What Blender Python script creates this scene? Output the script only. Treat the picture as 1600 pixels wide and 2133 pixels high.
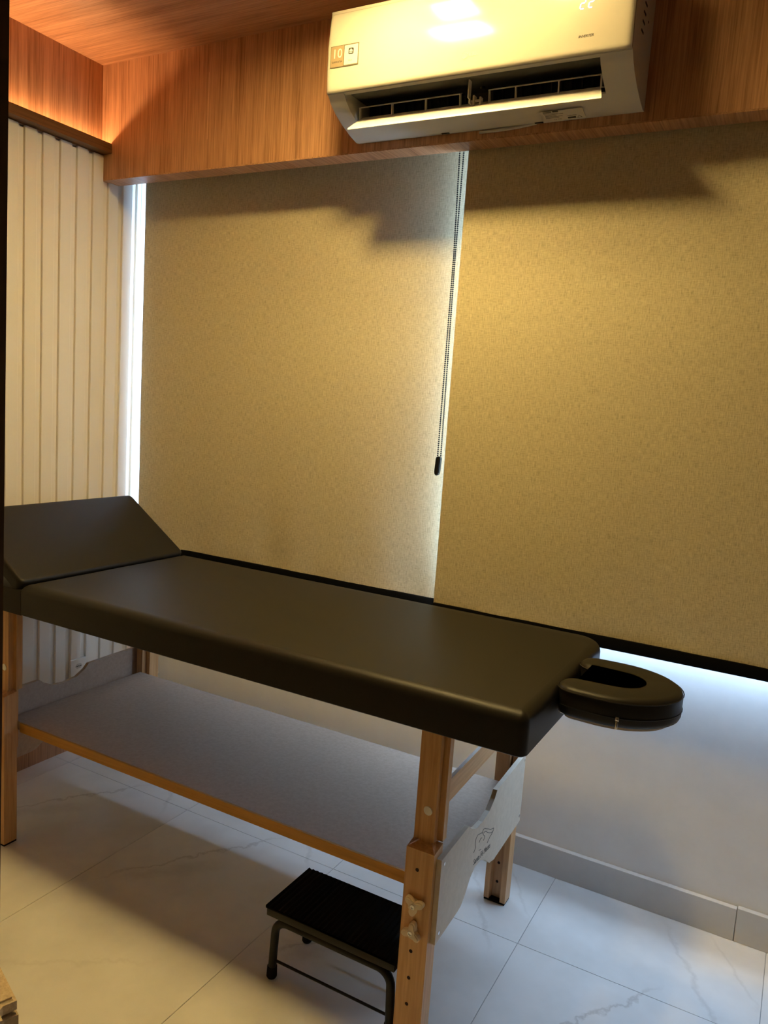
import bpy, bmesh, math, random
from mathutils import Vector, Matrix
for o in list(bpy.data.objects): bpy.data.objects.remove(o)
sc = bpy.context.scene
COL = sc.collection
# ------------------------------------------------------------------ camera
W, H, FPX = 1600, 2133, 1619.93
PITCH, YAW, ROLL = -0.1361, -0.4945, 0.0687
CAM = Vector((2.4367, -2.3109, 1.4336))
fw = Vector((math.sin(YAW)*math.cos(PITCH), math.cos(YAW)*math.cos(PITCH), math.sin(PITCH)))
r0 = fw.cross(Vector((0, 0, 1))).normalized(); u0 = r0.cross(fw)
cr, sr = math.cos(ROLL), math.sin(ROLL)
rr = r0*cr + u0*sr; uu = -r0*sr + u0*cr
cd = bpy.data.cameras.new('camera'); cam = bpy.data.objects.new('camera', cd); COL.objects.link(cam)
cd.sensor_fit = 'HORIZONTAL'; cd.sensor_width = 36.0; cd.lens = FPX/W*36.0; cd.clip_start = 0.02
M = Matrix((rr, uu, -fw)).transposed().to_4x4(); M.translation = CAM
cam.matrix_world = M
sc.camera = cam
# ------------------------------------------------------------------ view, world
sc.view_settings.view_transform = 'Standard'; sc.view_settings.look = 'None'
sc.view_settings.gamma = 1.0; sc.view_settings.use_curve_mapping = False
sc.view_settings.exposure = 0.35
try:
    sc.cycles.use_denoising = True
    sc.cycles.max_bounces = 10; sc.cycles.diffuse_bounces = 6; sc.cycles.transmission_bounces = 8
    sc.cycles.sample_clamp_indirect = 6.0
    sc.cycles.caustics_reflective = False; sc.cycles.caustics_refractive = False
except Exception: pass
SKY = 16.0            # daylight outside the window
LAMP = 240.0           # ceiling downlights
STRIP = 90.0          # cove strip
WARM = (1.0, 0.70, 0.25)
wd = bpy.data.worlds.new('sky'); sc.world = wd; wd.use_nodes = True
bg = wd.node_tree.nodes['Background']
bg.inputs[0].default_value = (0.50, 0.72, 1.0, 1); bg.inputs[1].default_value = SKY
# the window as a sampling portal for the sky (emits nothing itself)
pl = bpy.data.lights.new('window_portal', 'AREA'); pl.shape = 'RECTANGLE'; pl.size = 2.86; pl.size_y = 1.46
po = bpy.data.objects.new('window_portal', pl); COL.objects.link(po)
po.location = (1.59, 0.13, 1.50); po.rotation_euler = (math.radians(-90), 0, 0)
try: pl.cycles.is_portal = True
except Exception: pass

# ------------------------------------------------------------------ materials
def mat(name, col, rough=0.5, metal=0.0, spec=0.5, **k):
    m = bpy.data.materials.new(name); m.use_nodes = True
    b = m.node_tree.nodes['Principled BSDF']
    b.inputs['Base Color'].default_value = (*col, 1); b.inputs['Roughness'].default_value = rough
    b.inputs['Metallic'].default_value = metal; b.inputs['Specular IOR Level'].default_value = spec
    for kk, v in k.items(): b.inputs[kk].default_value = v
    return m
def nodes(m): return m.node_tree.nodes, m.node_tree.links, m.node_tree.nodes['Principled BSDF']
def new(m, t, **k):
    n = m.node_tree.nodes.new(t)
    for a, v in k.items(): setattr(n, a, v)
    return n
def math_n(m, op, a, b=None, clamp=False):
    n = new(m, 'ShaderNodeMath', operation=op, use_clamp=clamp)
    for i, v in enumerate((a, b)):
        if v is None: continue
        if isinstance(v, (int, float)): n.inputs[i].default_value = v
        else: m.node_tree.links.new(v, n.inputs[i])
    return n.outputs[0]
def noise(m, vec, scale, detail=2, rough=0.5, mapscale=None):
    if mapscale:
        mp = new(m, 'ShaderNodeMapping'); mp.inputs['Scale'].default_value = mapscale
        m.node_tree.links.new(vec, mp.inputs[0]); vec = mp.outputs[0]
    n = new(m, 'ShaderNodeTexNoise'); n.inputs['Scale'].default_value = scale
    n.inputs['Detail'].default_value = detail; n.inputs['Roughness'].default_value = rough
    m.node_tree.links.new(vec, n.inputs['Vector']); return n.outputs['Fac']
def ramp(m, fac, stops):
    n = new(m, 'ShaderNodeValToRGB'); e = n.color_ramp.elements
    while len(e) < len(stops): e.new(0.5)
    for i, (p, c) in enumerate(stops): e[i].position = p; e[i].color = (*c, 1)
    m.node_tree.links.new(fac, n.inputs[0]); return n.outputs[0]
def coord(m): return new(m, 'ShaderNodeTexCoord').outputs['Object']
def bump(m, h, strength=0.2, dist=0.001):
    b = new(m, 'ShaderNodeBump'); b.inputs['Strength'].default_value = strength; b.inputs['Distance'].default_value = dist
    m.node_tree.links.new(h, b.inputs['Height']); m.node_tree.links.new(b.outputs[0], nodes(m)[2].inputs['Normal'])
def mixc(m, fac, a, b, mode='MIX'):
    n = new(m, 'ShaderNodeMix', data_type='RGBA', blend_type=mode)
    L = m.node_tree.links
    if isinstance(fac, (int, float)): n.inputs[0].default_value = fac
    else: L.new(fac, n.inputs[0])
    for s, v in ((6, a), (7, b)):
        if isinstance(v, tuple): n.inputs[s].default_value = (*v, 1)
        else: L.new(v, n.inputs[s])
    return n.outputs[2]

def wood(name, dark, light, axis, fine=1.0, rough=0.42, spec=0.35):
    """veneer with straight grain running along an axis (0 x, 1 y, 2 z)"""
    m = mat(name, light, rough, spec=spec); c = coord(m)
    s = [60*fine]*3; s[axis] = 1.0
    n1 = noise(m, c, 3.0, 3, 0.6, tuple(s))
    s2 = [14*fine]*3; s2[axis] = 0.5
    n2 = noise(m, c, 1.6, 2, 0.5, tuple(s2))
    s3 = [160*fine]*3; s3[axis] = 6.0
    n3 = noise(m, c, 2.0, 2, 0.5, tuple(s3))
    f = math_n(m, 'ADD', math_n(m, 'MULTIPLY', n1, 0.5), math_n(m, 'ADD', math_n(m, 'MULTIPLY', n2, 0.3), math_n(m, 'MULTIPLY', n3, 0.28)))
    col = ramp(m, f, [(0.38, dark), (0.50, tuple((a+b)/2 for a, b in zip(dark, light))), (0.64, light)])
    m.node_tree.links.new(col, nodes(m)[2].inputs['Base Color'])
    bump(m, f, 0.12, 0.0006)
    return m
VD, VL = (0.27, 0.125, 0.055), (0.58, 0.32, 0.175)
M_veneer_z = wood('walnut veneer vertical grain', VD, VL, 2)
M_veneer_x = wood('walnut veneer lengthwise grain', VD, VL, 0)
M_veneer_y = wood('walnut veneer crosswise grain', VD, VL, 1)
M_cove = wood('dark brown veneer', (0.10, 0.045, 0.014), (0.17, 0.08, 0.028), 1)
M_jamb = wood('dark stained door wood', (0.055, 0.025, 0.008), (0.10, 0.05, 0.018), 2)
M_pine = wood('pine', (0.50, 0.27, 0.115), (0.70, 0.43, 0.21), 2, 0.6, 0.38)
M_pine_y = wood('pine crosswise', (0.50, 0.27, 0.115), (0.70, 0.43, 0.21), 1, 0.6, 0.38)
M_edge = wood('yellow pine edging', (0.42, 0.20, 0.035), (0.55, 0.28, 0.06), 0, 0.6)
M_inlay = mat('pale veneer joint', (0.75, 0.50, 0.30), 0.5)
M_knob = mat('cream plastic', (0.82, 0.70, 0.50), 0.4)

def speckle(name, c1, c2, scale, rough=0.6, b=0.1):
    m = mat(name, c1, rough, spec=0.3); c = coord(m)
    n = noise(m, c, scale, 4, 0.65)
    m.node_tree.links.new(ramp(m, n, [(0.35, c1), (0.65, c2)]), nodes(m)[2].inputs['Base Color'])
    bump(m, n, b, 0.0004); return m
M_mdf = speckle('raw fibreboard', (0.46, 0.35, 0.27), (0.53, 0.41, 0.325), 90)
M_mdf_white = speckle('pale fibreboard', (0.58, 0.51, 0.415), (0.64, 0.565, 0.465), 60)
M_wall = speckle('white wall paint', (0.76, 0.76, 0.76), (0.80, 0.80, 0.80), 9, 0.55, 0.25)
M_dim = mat('taupe wall paint', (0.16, 0.13, 0.10), 0.8)
M_corr = mat('corridor paint', (0.30, 0.27, 0.23), 0.8)
M_panel = mat('white fluted panel', (0.83, 0.79, 0.71), 0.45, spec=0.3)
M_leather = speckle('black vinyl', (0.0075, 0.0068, 0.006), (0.011, 0.0095, 0.008), 420, 0.47, 0.35)
nodes(M_leather)[2].inputs['Specular IOR Level'].default_value = 0.36
M_blackplast = mat('black plastic', (0.005, 0.005, 0.005), 0.4, spec=0.3)
M_rubber = mat('black ribbed rubber', (0.007, 0.007, 0.007), 0.9, spec=0.15)
M_blackpaint = mat('black painted steel', (0.008, 0.0075, 0.006), 0.45, spec=0.3)
M_rail = mat('black blind rail', (0.003, 0.003, 0.003), 0.8, spec=0.08)
M_chrome = mat('chrome', (0.75, 0.75, 0.75), 0.18, 1.0)
M_hole = mat('dark hole', (0.03, 0.012, 0.008), 0.9)
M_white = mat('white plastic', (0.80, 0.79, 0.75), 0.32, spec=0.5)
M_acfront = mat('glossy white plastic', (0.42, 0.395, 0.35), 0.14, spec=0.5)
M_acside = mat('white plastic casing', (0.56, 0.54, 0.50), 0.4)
M_acin = mat('dark grey plastic', (0.03, 0.03, 0.027), 0.6)
M_slot = mat('vent slot', (0.02, 0.02, 0.02), 0.9)
M_grout = mat('grey grout', (0.42, 0.42, 0.43), 0.8)
M_alu = mat('white aluminium', (0.75, 0.76, 0.78), 0.4)
M_ink = mat('black ink', (0.015, 0.013, 0.010), 0.6)
M_inkgrey = mat('grey ink', (0.10, 0.09, 0.075), 0.6)
M_silver = mat('silver print', (0.16, 0.15, 0.12), 0.4, 0.3)
M_tan = mat('tan print', (0.22, 0.165, 0.10), 0.5)
M_tanframe = mat('olive print', (0.10, 0.085, 0.05), 0.5)
M_paper = mat('white print', (0.5, 0.49, 0.44), 0.5)
M_label = mat('pale label', (0.62, 0.58, 0.50), 0.5)
M_glass = bpy.data.materials.new('window glass'); M_glass.use_nodes = True
_nt = M_glass.node_tree; _nt.nodes.remove(_nt.nodes['Principled BSDF'])
_a = _nt.nodes.new('ShaderNodeBsdfTransparent'); _b = _nt.nodes.new('ShaderNodeBsdfGlossy'); _b.inputs['Roughness'].default_value = 0.02
_m = _nt.nodes.new('ShaderNodeMixShader'); _m.inputs[0].default_value = 0.06
_nt.links.new(_a.outputs[0], _m.inputs[1]); _nt.links.new(_b.outputs[0], _m.inputs[2]); _nt.links.new(_m.outputs[0], _nt.nodes['Material Output'].inputs[0])
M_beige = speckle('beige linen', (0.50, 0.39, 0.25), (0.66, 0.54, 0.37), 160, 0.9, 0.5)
M_beige_shaded = speckle('beige linen shaded side', (0.40, 0.31, 0.20), (0.50, 0.40, 0.27), 160, 0.9, 0.5)  # same linen toned darker: the side's shade is put into the colour

def emit(name, col, s):
    m = bpy.data.materials.new(name); m.use_nodes = True; nt = m.node_tree
    nt.nodes.remove(nt.nodes['Principled BSDF'])
    e = nt.nodes.new('ShaderNodeEmission'); e.inputs[0].default_value = (*col, 1); e.inputs[1].default_value = s
    nt.links.new(e.outputs[0], nt.nodes['Material Output'].inputs[0]); return m
M_lamp = emit('warm lamp diffuser', WARM, LAMP)
M_lamp_dim = emit('dimmer warm lamp diffuser', WARM, LAMP*0.36)
M_strip = emit('warm strip', (1.0, 0.55, 0.24), STRIP)
M_digit = emit('white digit', (0.85, 0.9, 1.0), 2.2)

# linen blind: woven, slightly translucent
def linen():
    m = mat('linen blind fabric', (0.3, 0.27, 0.2), 0.85, spec=0.15); c = coord(m)
    a = noise(m, c, 1.0, 2, 0.6, (480, 1, 45)); b = noise(m, c, 1.0, 2, 0.6, (55, 1, 440)); g = noise(m, c, 30, 2, 0.5)
    f = math_n(m, 'ADD', math_n(m, 'MULTIPLY', a, 0.55), math_n(m, 'ADD', math_n(m, 'MULTIPLY', b, 0.40), math_n(m, 'MULTIPLY', g, 0.07)))
    col = ramp(m, f, [(0.28, (0.285, 0.247, 0.158)), (0.50, (0.555, 0.495, 0.335)), (0.72, (0.745, 0.675, 0.475))])
    nt = m.node_tree; P = nodes(m)[2]; nt.links.new(col, P.inputs['Base Color'])
    bump(m, f, 0.25, 0.0006)
    tr = new(m, 'ShaderNodeBsdfTranslucent'); tr.inputs[0].default_value = (0.30, 0.29, 0.27, 1)
    mx = new(m, 'ShaderNodeMixShader'); mx.inputs[0].default_value = 0.02
    nt.links.new(P.outputs[0], mx.inputs[1]); nt.links.new(tr.outputs[0], mx.inputs[2])
    nt.links.new(mx.outputs[0], nt.nodes['Material Output'].inputs[0])
    return m
M_linen = linen()
M_lining = mat('white blackout lining', (0.80, 0.80, 0.80), 0.8)

# marble-look porcelain: every tile carries the same printed veins (tile-local coordinates)
def marble():
    m = mat('marble porcelain', (0.8, 0.8, 0.8), 0.28, spec=0.4); c = coord(m); L = m.node_tree.links
    wob = noise(m, c, 9, 4, 0.65); wob2 = noise(m, c, 30, 3, 0.6)
    sep = new(m, 'ShaderNodeSeparateXYZ'); L.new(c, sep.inputs[0]); X, Y = sep.outputs[0], sep.outputs[1]
    big = noise(m, c, 3.2, 4, 0.6)
    def vein(x0, y0, x1, y1, width, amp, lo, hi):
        l = math.hypot(x1-x0, y1-y0); tx, ty = (x1-x0)/l, (y1-y0)/l
        px = math_n(m, 'SUBTRACT', X, x0); py = math_n(m, 'SUBTRACT', Y, y0)
        d = math_n(m, 'ADD', math_n(m, 'MULTIPLY', px, -ty), math_n(m, 'MULTIPLY', py, tx))
        t = math_n(m, 'ADD', math_n(m, 'MULTIPLY', px, tx), math_n(m, 'MULTIPLY', py, ty))
        d = math_n(m, 'ADD', d, math_n(m, 'ADD', math_n(m, 'MULTIPLY', math_n(m, 'SUBTRACT', wob, 0.5), amp), math_n(m, 'MULTIPLY', math_n(m, 'SUBTRACT', wob2, 0.5), amp*0.25)))
        k = math_n(m, 'SUBTRACT', 1.0, math_n(m, 'DIVIDE', math_n(m, 'ABSOLUTE', d), width), True)
        a = math_n(m, 'MULTIPLY', math_n(m, 'SUBTRACT', t, lo), 9.0, True); b = math_n(m, 'MULTIPLY', math_n(m, 'SUBTRACT', hi, t), 9.0, True)
        return math_n(m, 'MULTIPLY', k, math_n(m, 'MULTIPLY', a, b))
    vs = [math_n(m, 'MULTIPLY', vein(0.04, -0.45, 0.33, 0.0, 0.007, 0.09, 0.0, 0.62), 0.45),
          math_n(m, 'MULTIPLY', vein(0.10, -0.40, 0.26, -0.22, 0.035, 0.12, -0.05, 0.35), 0.22),
          math_n(m, 'MULTIPLY', vein(0.36, 0.28, 0.49, 0.02, 0.010, 0.08, -0.08, 0.42), 0.22),
          math_n(m, 'MULTIPLY', vein(0.46, 0.34, 0.58, 0.14, 0.008, 0.06, -0.05, 0.30), 0.18),
          math_n(m, 'MULTIPLY', vein(0.05, -0.86, 0.50, -0.55, 0.010, 0.10, 0.0, 0.50), 0.13),
          math_n(m, 'MULTIPLY', vein(0.10, -1.1, 0.5, -0.9, 0.010, 0.12, 0.0, 0.45), 0.12)]
    f = vs[0]
    for v in vs[1:]: f = math_n(m, 'MAXIMUM', f, v)
    base = ramp(m, big, [(0.35, (0.70, 0.695, 0.685)), (0.6, (0.80, 0.795, 0.79))])
    col = mixc(m, f, base, (0.34, 0.31, 0.285))
    L.new(col, nodes(m)[2].inputs['Base Color'])
    return m
M_marble = marble()

# ------------------------------------------------------------------ mesh helpers
def root_loc(p):
    while p is not None and p.parent is not None: p = p.parent
    return p.location.copy() if p is not None else Vector((0, 0, 0))
def obj(name, bm, m, parent=None, smooth=False, kind=None, label=None):
    """bm holds world coordinates; the object's mesh is stored relative to its thing's base"""
    off = root_loc(parent)
    if off.length: bmesh.ops.translate(bm, verts=bm.verts, vec=-off)
    bmesh.ops.recalc_face_normals(bm, faces=bm.faces)
    me = bpy.data.meshes.new(name); bm.to_mesh(me); bm.free()
    if smooth:
        for p in me.polygons: p.use_smooth = True
        try: me.set_sharp_from_angle(angle=math.radians(smooth if smooth is not True else 40))
        except Exception: pass
    for x in (m if isinstance(m, (list, tuple)) else [m]): me.materials.append(x)
    o = bpy.data.objects.new(name, me); COL.objects.link(o)
    if parent is not None: o.parent = parent
    if kind: o['kind'] = kind
    if label: o['label'] = label
    return o
def thing(name, label, cat, loc, group=None):
    o = bpy.data.objects.new(name, None); COL.objects.link(o); o.location = loc; o.empty_display_size = 0.05
    o['label'] = label; o['category'] = cat
    if group: o['group'] = group
    return o
def tag(o, label, cat, group=None):
    o['label'] = label; o['category'] = cat
    if group: o['group'] = group
    return o
def structure(o, label, cat):
    o['kind'] = 'structure'; o['label'] = label; o['category'] = cat; return o
def bx(bm, x0, x1, y0, y1, z0, z1, bev=0, seg=2):
    v = [bm.verts.new(p) for p in [(x0,y0,z0),(x1,y0,z0),(x1,y1,z0),(x0,y1,z0),(x0,y0,z1),(x1,y0,z1),(x1,y1,z1),(x0,y1,z1)]]
    fs = [bm.faces.new([v[i] for i in q]) for q in [(0,3,2,1),(4,5,6,7),(0,1,5,4),(1,2,6,5),(2,3,7,6),(3,0,4,7)]]
    if bev:
        es = list({e for f in fs for e in f.edges})
        bmesh.ops.bevel(bm, geom=es, offset=bev, segments=seg, affect='EDGES', profile=0.5)
    return v
def box(name, x0, x1, y0, y1, z0, z1, m, parent=None, bev=0, seg=2, **k):
    bm = bmesh.new(); bx(bm, x0, x1, y0, y1, z0, z1, bev, seg)
    return obj(name, bm, m, parent, smooth=bool(bev), **k)
def prism(bm, pts, axis, a0, a1):
    """pts: 2-D outline; extruded along axis. axis x: pts=(y,z); y: (x,z); z: (x,y)"""
    def P(p, a): return {'x': (a, p[0], p[1]), 'y': (p[0], a, p[1]), 'z': (p[0], p[1], a)}[axis]
    A = [bm.verts.new(P(p, a0)) for p in pts]; B = [bm.verts.new(P(p, a1)) for p in pts]
    n = len(pts); fs = [bm.faces.new(A[::-1]), bm.faces.new(B)]
    for i in range(n): fs.append(bm.faces.new((A[i], A[(i+1) % n], B[(i+1) % n], B[i])))
    return A, B, fs
def tube(bm, pts, r, seg=10, closed=False, caps=True):
    pts = [Vector(p) for p in pts]; n = len(pts); rings = []
    up = None
    for i in range(n):
        a = pts[i-1] if (i > 0 or closed) else pts[i]; b = pts[(i+1) % n] if (i < n-1 or closed) else pts[i]
        t = (b-a).normalized()
        if up is None:
            up = t.orthogonal().normalized()
        else:
            up = (up - t*up.dot(t)).normalized()
        s = t.cross(up)
        rad = r[i] if isinstance(r, (list, tuple)) else r
        rings.append([bm.verts.new(pts[i] + (up*math.cos(q) + s*math.sin(q))*rad) for q in [2*math.pi*k/seg for k in range(seg)]])
    m = n if closed else n-1
    for i in range(m):
        A, B = rings[i], rings[(i+1) % n]
        for k in range(seg): bm.faces.new((A[k], A[(k+1) % seg], B[(k+1) % seg], B[k]))
    if caps and not closed: bm.faces.new(rings[0][::-1]); bm.faces.new(rings[-1])
def cyl(bm, p, d, r, h, seg=20, r2=None, z0=0.0):
    """cylinder from p along direction d"""
    p = Vector(p); d = Vector(d).normalized()
    tube(bm, [p + d*z0, p + d*(z0+h)], [r, r2 if r2 is not None else r], seg)
def ring(bm, p, d, r, w, h, seg=24):
    p = Vector(p); d = Vector(d).normalized(); a = d.orthogonal().normalized(); b = d.cross(a)
    R = []
    for k in range(seg):
        q = 2*math.pi*k/seg; e = a*math.cos(q) + b*math.sin(q)
        R.append([bm.verts.new(p + e*rad + d*hh) for rad, hh in ((r-w, 0), (r-w, h), (r, h), (r, 0))])
    for k in range(seg):
        A, B = R[k], R[(k+1) % seg]
        for j in range(4): bm.faces.new((A[j], A[(j+1) % 4], B[(j+1) % 4], B[j]))
def arc_pts(c, r, a0, a1, n): return [(c[0] + r*math.cos(a0 + (a1-a0)*i/n), c[1] + r*math.sin(a0 + (a1-a0)*i/n)) for i in range(n+1)]
def text_bm(s, size, thick=0.0006, shear=0.0, spacing=1.0):
    cu = bpy.data.curves.new('t', 'FONT'); cu.body = s; cu.size = size; cu.extrude = thick/2; cu.shear = shear
    cu.align_x = 'CENTER'; cu.align_y = 'CENTER'; cu.space_character = spacing; cu.resolution_u = 3
    o = bpy.data.objects.new('t', cu); COL.objects.link(o)
    bpy.context.view_layer.update()
    dg = bpy.context.evaluated_depsgraph_get(); me = bpy.data.meshes.new_from_object(o.evaluated_get(dg))
    bm = bmesh.new(); bm.from_mesh(me)
    bpy.data.objects.remove(o); bpy.data.curves.remove(cu); bpy.data.meshes.remove(me)
    return bm
def frame(origin, xdir, ydir):
    xd = Vector(xdir).normalized(); yd = Vector(ydir).normalized(); zd = xd.cross(yd)
    m = Matrix((xd, yd, zd)).transposed().to_4x4(); m.translation = Vector(origin); return m
def on(bm, M): bm.transform(M); return bm

# ------------------------------------------------------------------ the room
CEIL = 2.589; XR = 3.05; YF = -2.0; SOFF_Y, SOFF_B, SOFF_Z = -0.188, -0.114, 2.187
# floor with single tiles
fl = structure(box('floor', 0, XR, -2.0, 0, -0.03, -0.003, M_grout), 'pale marble-look tiled floor of the room', 'floor')
def tile_mesh(w, d, x0):
    bm = bmesh.new(); bx(bm, x0+0.001, x0+w-0.001, -d+0.001, -0.001, -0.012, 0.0, 0.0006, 1); return bm
def mk(bm, name):
    bmesh.ops.recalc_face_normals(bm, faces=bm.faces)
    me = bpy.data.meshes.new(name); bm.to_mesh(me); bm.free(); me.materials.append(M_marble); return me
for i in range(-1, 5):
    X0 = 0.7014 + 0.6*(i-1)
    for j, (yt, yb_) in enumerate([(0.0, -0.377), (-0.377, -1.577), (-1.577, -2.0)]):
        xa, xb = max(X0, 0.0), min(X0+0.6, XR)
        if xb - xa < 0.02: continue
        yo = [0.823, -0.377, -1.577][j]          # origin: top edge of the full 60 x 120 tile
        bm = bmesh.new(); bx(bm, xa-X0+0.0008, xb-X0-0.0008, yb_-yo+0.0008, yt-yo-0.0008, -0.012, 0, 0.0005, 1)
        if j == 0: bmesh.ops.translate(bm, verts=bm.verts, vec=(0, 1.2, 0))   # same print, wrapped so the lower part shows the vein
        o = bpy.data.objects.new('tile', mk(bm, 'tile')); COL.objects.link(o); o.parent = fl
        o.location = (X0, yo - (1.2 if j == 0 else 0), 0)
# ceiling
LIGHTS = [(1.40, -0.585, 0.13), (1.34, -0.785, 0.17), (1.75, -0.60, 0.13)]
bm = bmesh.new()
gx = sorted({-0.1, XR+0.1} | {x+q*s/2 for x, y, s in LIGHTS for q in (-1, 1)}); gy = sorted({-2.0, 0.02} | {y+q*s/2 for x, y, s in LIGHTS for q in (-1, 1)})
for xa, xb in zip(gx, gx[1:]):
    for ya, yb in zip(gy, gy[1:]):
        xm, ym = (xa+xb)/2, (ya+yb)/2
        if any(abs(xm-x) < s/2 and abs(ym-y) < s/2 for x, y, s in LIGHTS): continue
        bx(bm, xa, xb, ya, yb, CEIL, CEIL+0.06)
structure(obj('ceiling', bm, M_veneer_x), 'wood veneer ceiling', 'ceiling')
# back wall with window opening
WX0, WX1, WZ0, WZ1 = 0.016, 3.03, 0.775, 2.24
bm = bmesh.new()
bx(bm, -0.1, XR+0.1, 0, 0.16, -0.03, WZ0); bx(bm, -0.1, XR+0.1, 0, 0.16, WZ1, CEIL+0.05)
bx(bm, -0.1, WX0, 0, 0.16, WZ0, WZ1); bx(bm, WX1, XR+0.1, 0, 0.16, WZ0, WZ1)
structure(obj('wall_back', bm, M_wall), 'white painted wall below the window blinds', 'wall')
structure(box('wall_right', XR, XR+0.1, -2.1, 0.0, -0.03, CEIL, M_dim), 'plain brown wall on the right', 'wall')
# window
wn = bpy.data.objects.new('window_1', None); COL.objects.link(wn); wn.location = (1.52, 0.10, WZ0)
structure(wn, 'wide window with white frame behind the roller blinds', 'window')
bm = bmesh.new()
bx(bm, WX0, WX1, 0.085, 0.135, WZ0, WZ0+0.04); bx(bm, WX0, WX1, 0.085, 0.135, WZ1-0.04, WZ1)
for a, w in ((WX0, 0.24), (1.0, 0.035), (2.0, 0.035), (WX1-0.035, 0.035)): bx(bm, a, a+w, 0.085, 0.135, WZ0+0.04, WZ1-0.04)  # unseen left stile widened to keep daylight off the wall slats
obj('window_frame', bm, M_alu, wn)
for a, b in ((WX0+0.24, 1.0), (1.035, 2.0), (2.035, WX1-0.035)):
    box('pane', a, b, 0.108, 0.112, WZ0+0.04, WZ1-0.04, M_glass, wn)
# soffit boxing in front of the blinds
bm = bmesh.new(); bx(bm, 0, XR, SOFF_Y, SOFF_B, SOFF_Z+0.004, CEIL)
sf = structure(obj('soffit', bm, M_veneer_z), 'wood veneer soffit boxing above the blinds', 'soffit')
box('underside', 0.002, XR-0.002, SOFF_Y+0.0006, SOFF_B-0.0006, SOFF_Z, SOFF_Z+0.0045, M_veneer_y, sf)
box('joint_inlay', 0.5118, 0.5132, SOFF_Y-0.0004, SOFF_Y+0.001, 2.285, 2.50, M_inlay, sf)
# left wall: backing, veneer band on top, fluted panelling below
wl = structure(box('wall_left', -0.1, 0, -2.1, 0.0, -0.03, CEIL, M_wall), 'left wall with white fluted panelling under a wood veneer band', 'wall')
box('veneer_band', 0, 0.004, -2.0, SOFF_Y, 2.27, CEIL, M_veneer_z, wl)
PZ0, PZ1 = 0.08, 2.275
bm = bmesh.new(); bx(bm, 0.0, 0.004, -2.0, -0.002, PZ0, PZ1); obj('panel_back', bm, M_panel, wl)
prof = [(0.0, 0.004), (0.0, 0.0125), (0.0015, 0.014), (0.0445, 0.014), (0.046, 0.0125), (0.0475, 0.006), (0.055, 0.0045), (0.055, 0.004)]
bm = bmesh.new()
prism(bm, [(x, y) for (y, x) in prof], 'z', PZ0, PZ1)
bmesh.ops.recalc_face_normals(bm, faces=bm.faces)
sm = bpy.data.meshes.new('slat'); bm.to_mesh(sm); bm.free(); sm.materials.append(M_panel)
for k in range(-20, 8):
    o = bpy.data.objects.new('slat', sm); COL.objects.link(o); o.parent = wl; o.location = (0, -0.019 + (k-7)*0.071, 0)
structure(box('baseboard_left', 0, 0.018, -2.0, -0.02, 0, 0.08, M_veneer_z, bev=0.001), 'wood veneer baseboard under the fluted panelling', 'baseboard')
# cove ledge with the hidden strip
bm = bmesh.new()
prism(bm, [(0.004, 2.279), (0.056, 2.279), (0.056, 2.3125), (0.049, 2.3125), (0.049, 2.287), (0.004, 2.287)], 'y', -2.0, SOFF_Y)
structure(obj('trim_1', bm, M_cove), 'dark wood cove ledge running along the left wall above the panelling', 'trim')
o = box('light_strip', 0.012, 0.022, -2.0, SOFF_Y-0.012, 2.2872, 2.2905, M_strip)
tag(o, 'warm light strip lying inside the dark wood cove ledge', 'light strip')
# back baseboard, two porcelain strips and their joint
bb = bpy.data.objects.new('baseboard_back', None); COL.objects.link(bb); bb.location = (1.5, -0.009, 0)
structure(bb, 'white porcelain baseboard, greyed in colour for shade, at the foot of the white wall', 'baseboard')
M_bb = speckle('shade-greyed porcelain skirting', (0.60, 0.60, 0.60), (0.64, 0.64, 0.635), 8, 0.35, 0.02)  # white tile, its base colour greyed for the shade it lies in
for a, b, h in ((0.018, 1.2152, 0.0966), (1.2168, 2.4152, 0.0966), (2.4168, XR, 0.101)):
    box('tile', a, b, -0.0185, -0.0005, 0, h, M_bb, bb, 0.001, 1)
# front wall with the doorway the picture is taken from, and the dark corridor behind it
bm = bmesh.new()
bx(bm, -0.1, 1.975, -2.1, -2.0, -0.03, CEIL); bx(bm, 2.87, XR+0.1, -2.1, -2.0, -0.03, CEIL); bx(bm, 1.975, 2.87, -2.1, -2.0, 2.12, CEIL)
structure(obj('wall_front', bm, M_dim), 'wall with the doorway nearest the viewer', 'wall')
dj = bpy.data.objects.new('door_1', None); COL.objects.link(dj); dj.location = (1.99, -2.05, 0)
structure(dj, 'dark wood door frame at the left edge of the picture', 'door frame')
bm = bmesh.new(); v = bx(bm, 1.9755, 1.9905, -2.11, -1.999, 0, 2.10)
for q in v:
    if q.co.x > 1.98: q.co.x = 1.9968 + 0.0135*(q.co.z-1.31)
obj('jamb', bm, M_jamb, dj)
box('jamb', 2.855, 2.8695, -2.11, -1.999, 0, 2.10, M_jamb, dj)
box('head', 1.9755, 2.8695, -2.11, -1.999, 2.1005, 2.1195, M_jamb, dj)
bm = bmesh.new()
bx(bm, 1.2, 3.6, -3.4, -3.3, -0.03, CEIL); bx(bm, 1.1, 1.2, -3.4, -2.1, -0.03, CEIL); bx(bm, 3.6, 3.7, -3.4, -2.1, -0.03, CEIL)
bx(bm, XR+0.1, 3.7, -2.1, -2.0, -0.03, CEIL)
structure(obj('wall_corridor', bm, M_corr), 'plain corridor walls behind the doorway', 'wall')
structure(box('floor_corridor', 1.1, 3.7, -3.4, -2.0, -0.06, -0.0005, M_corr), 'corridor floor behind the doorway', 'floor')
structure(box('ceiling_corridor', 1.1, 3.7, -3.4, -2.0, CEIL, CEIL+0.05, M_corr), 'corridor ceiling behind the doorway', 'ceiling')

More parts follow.
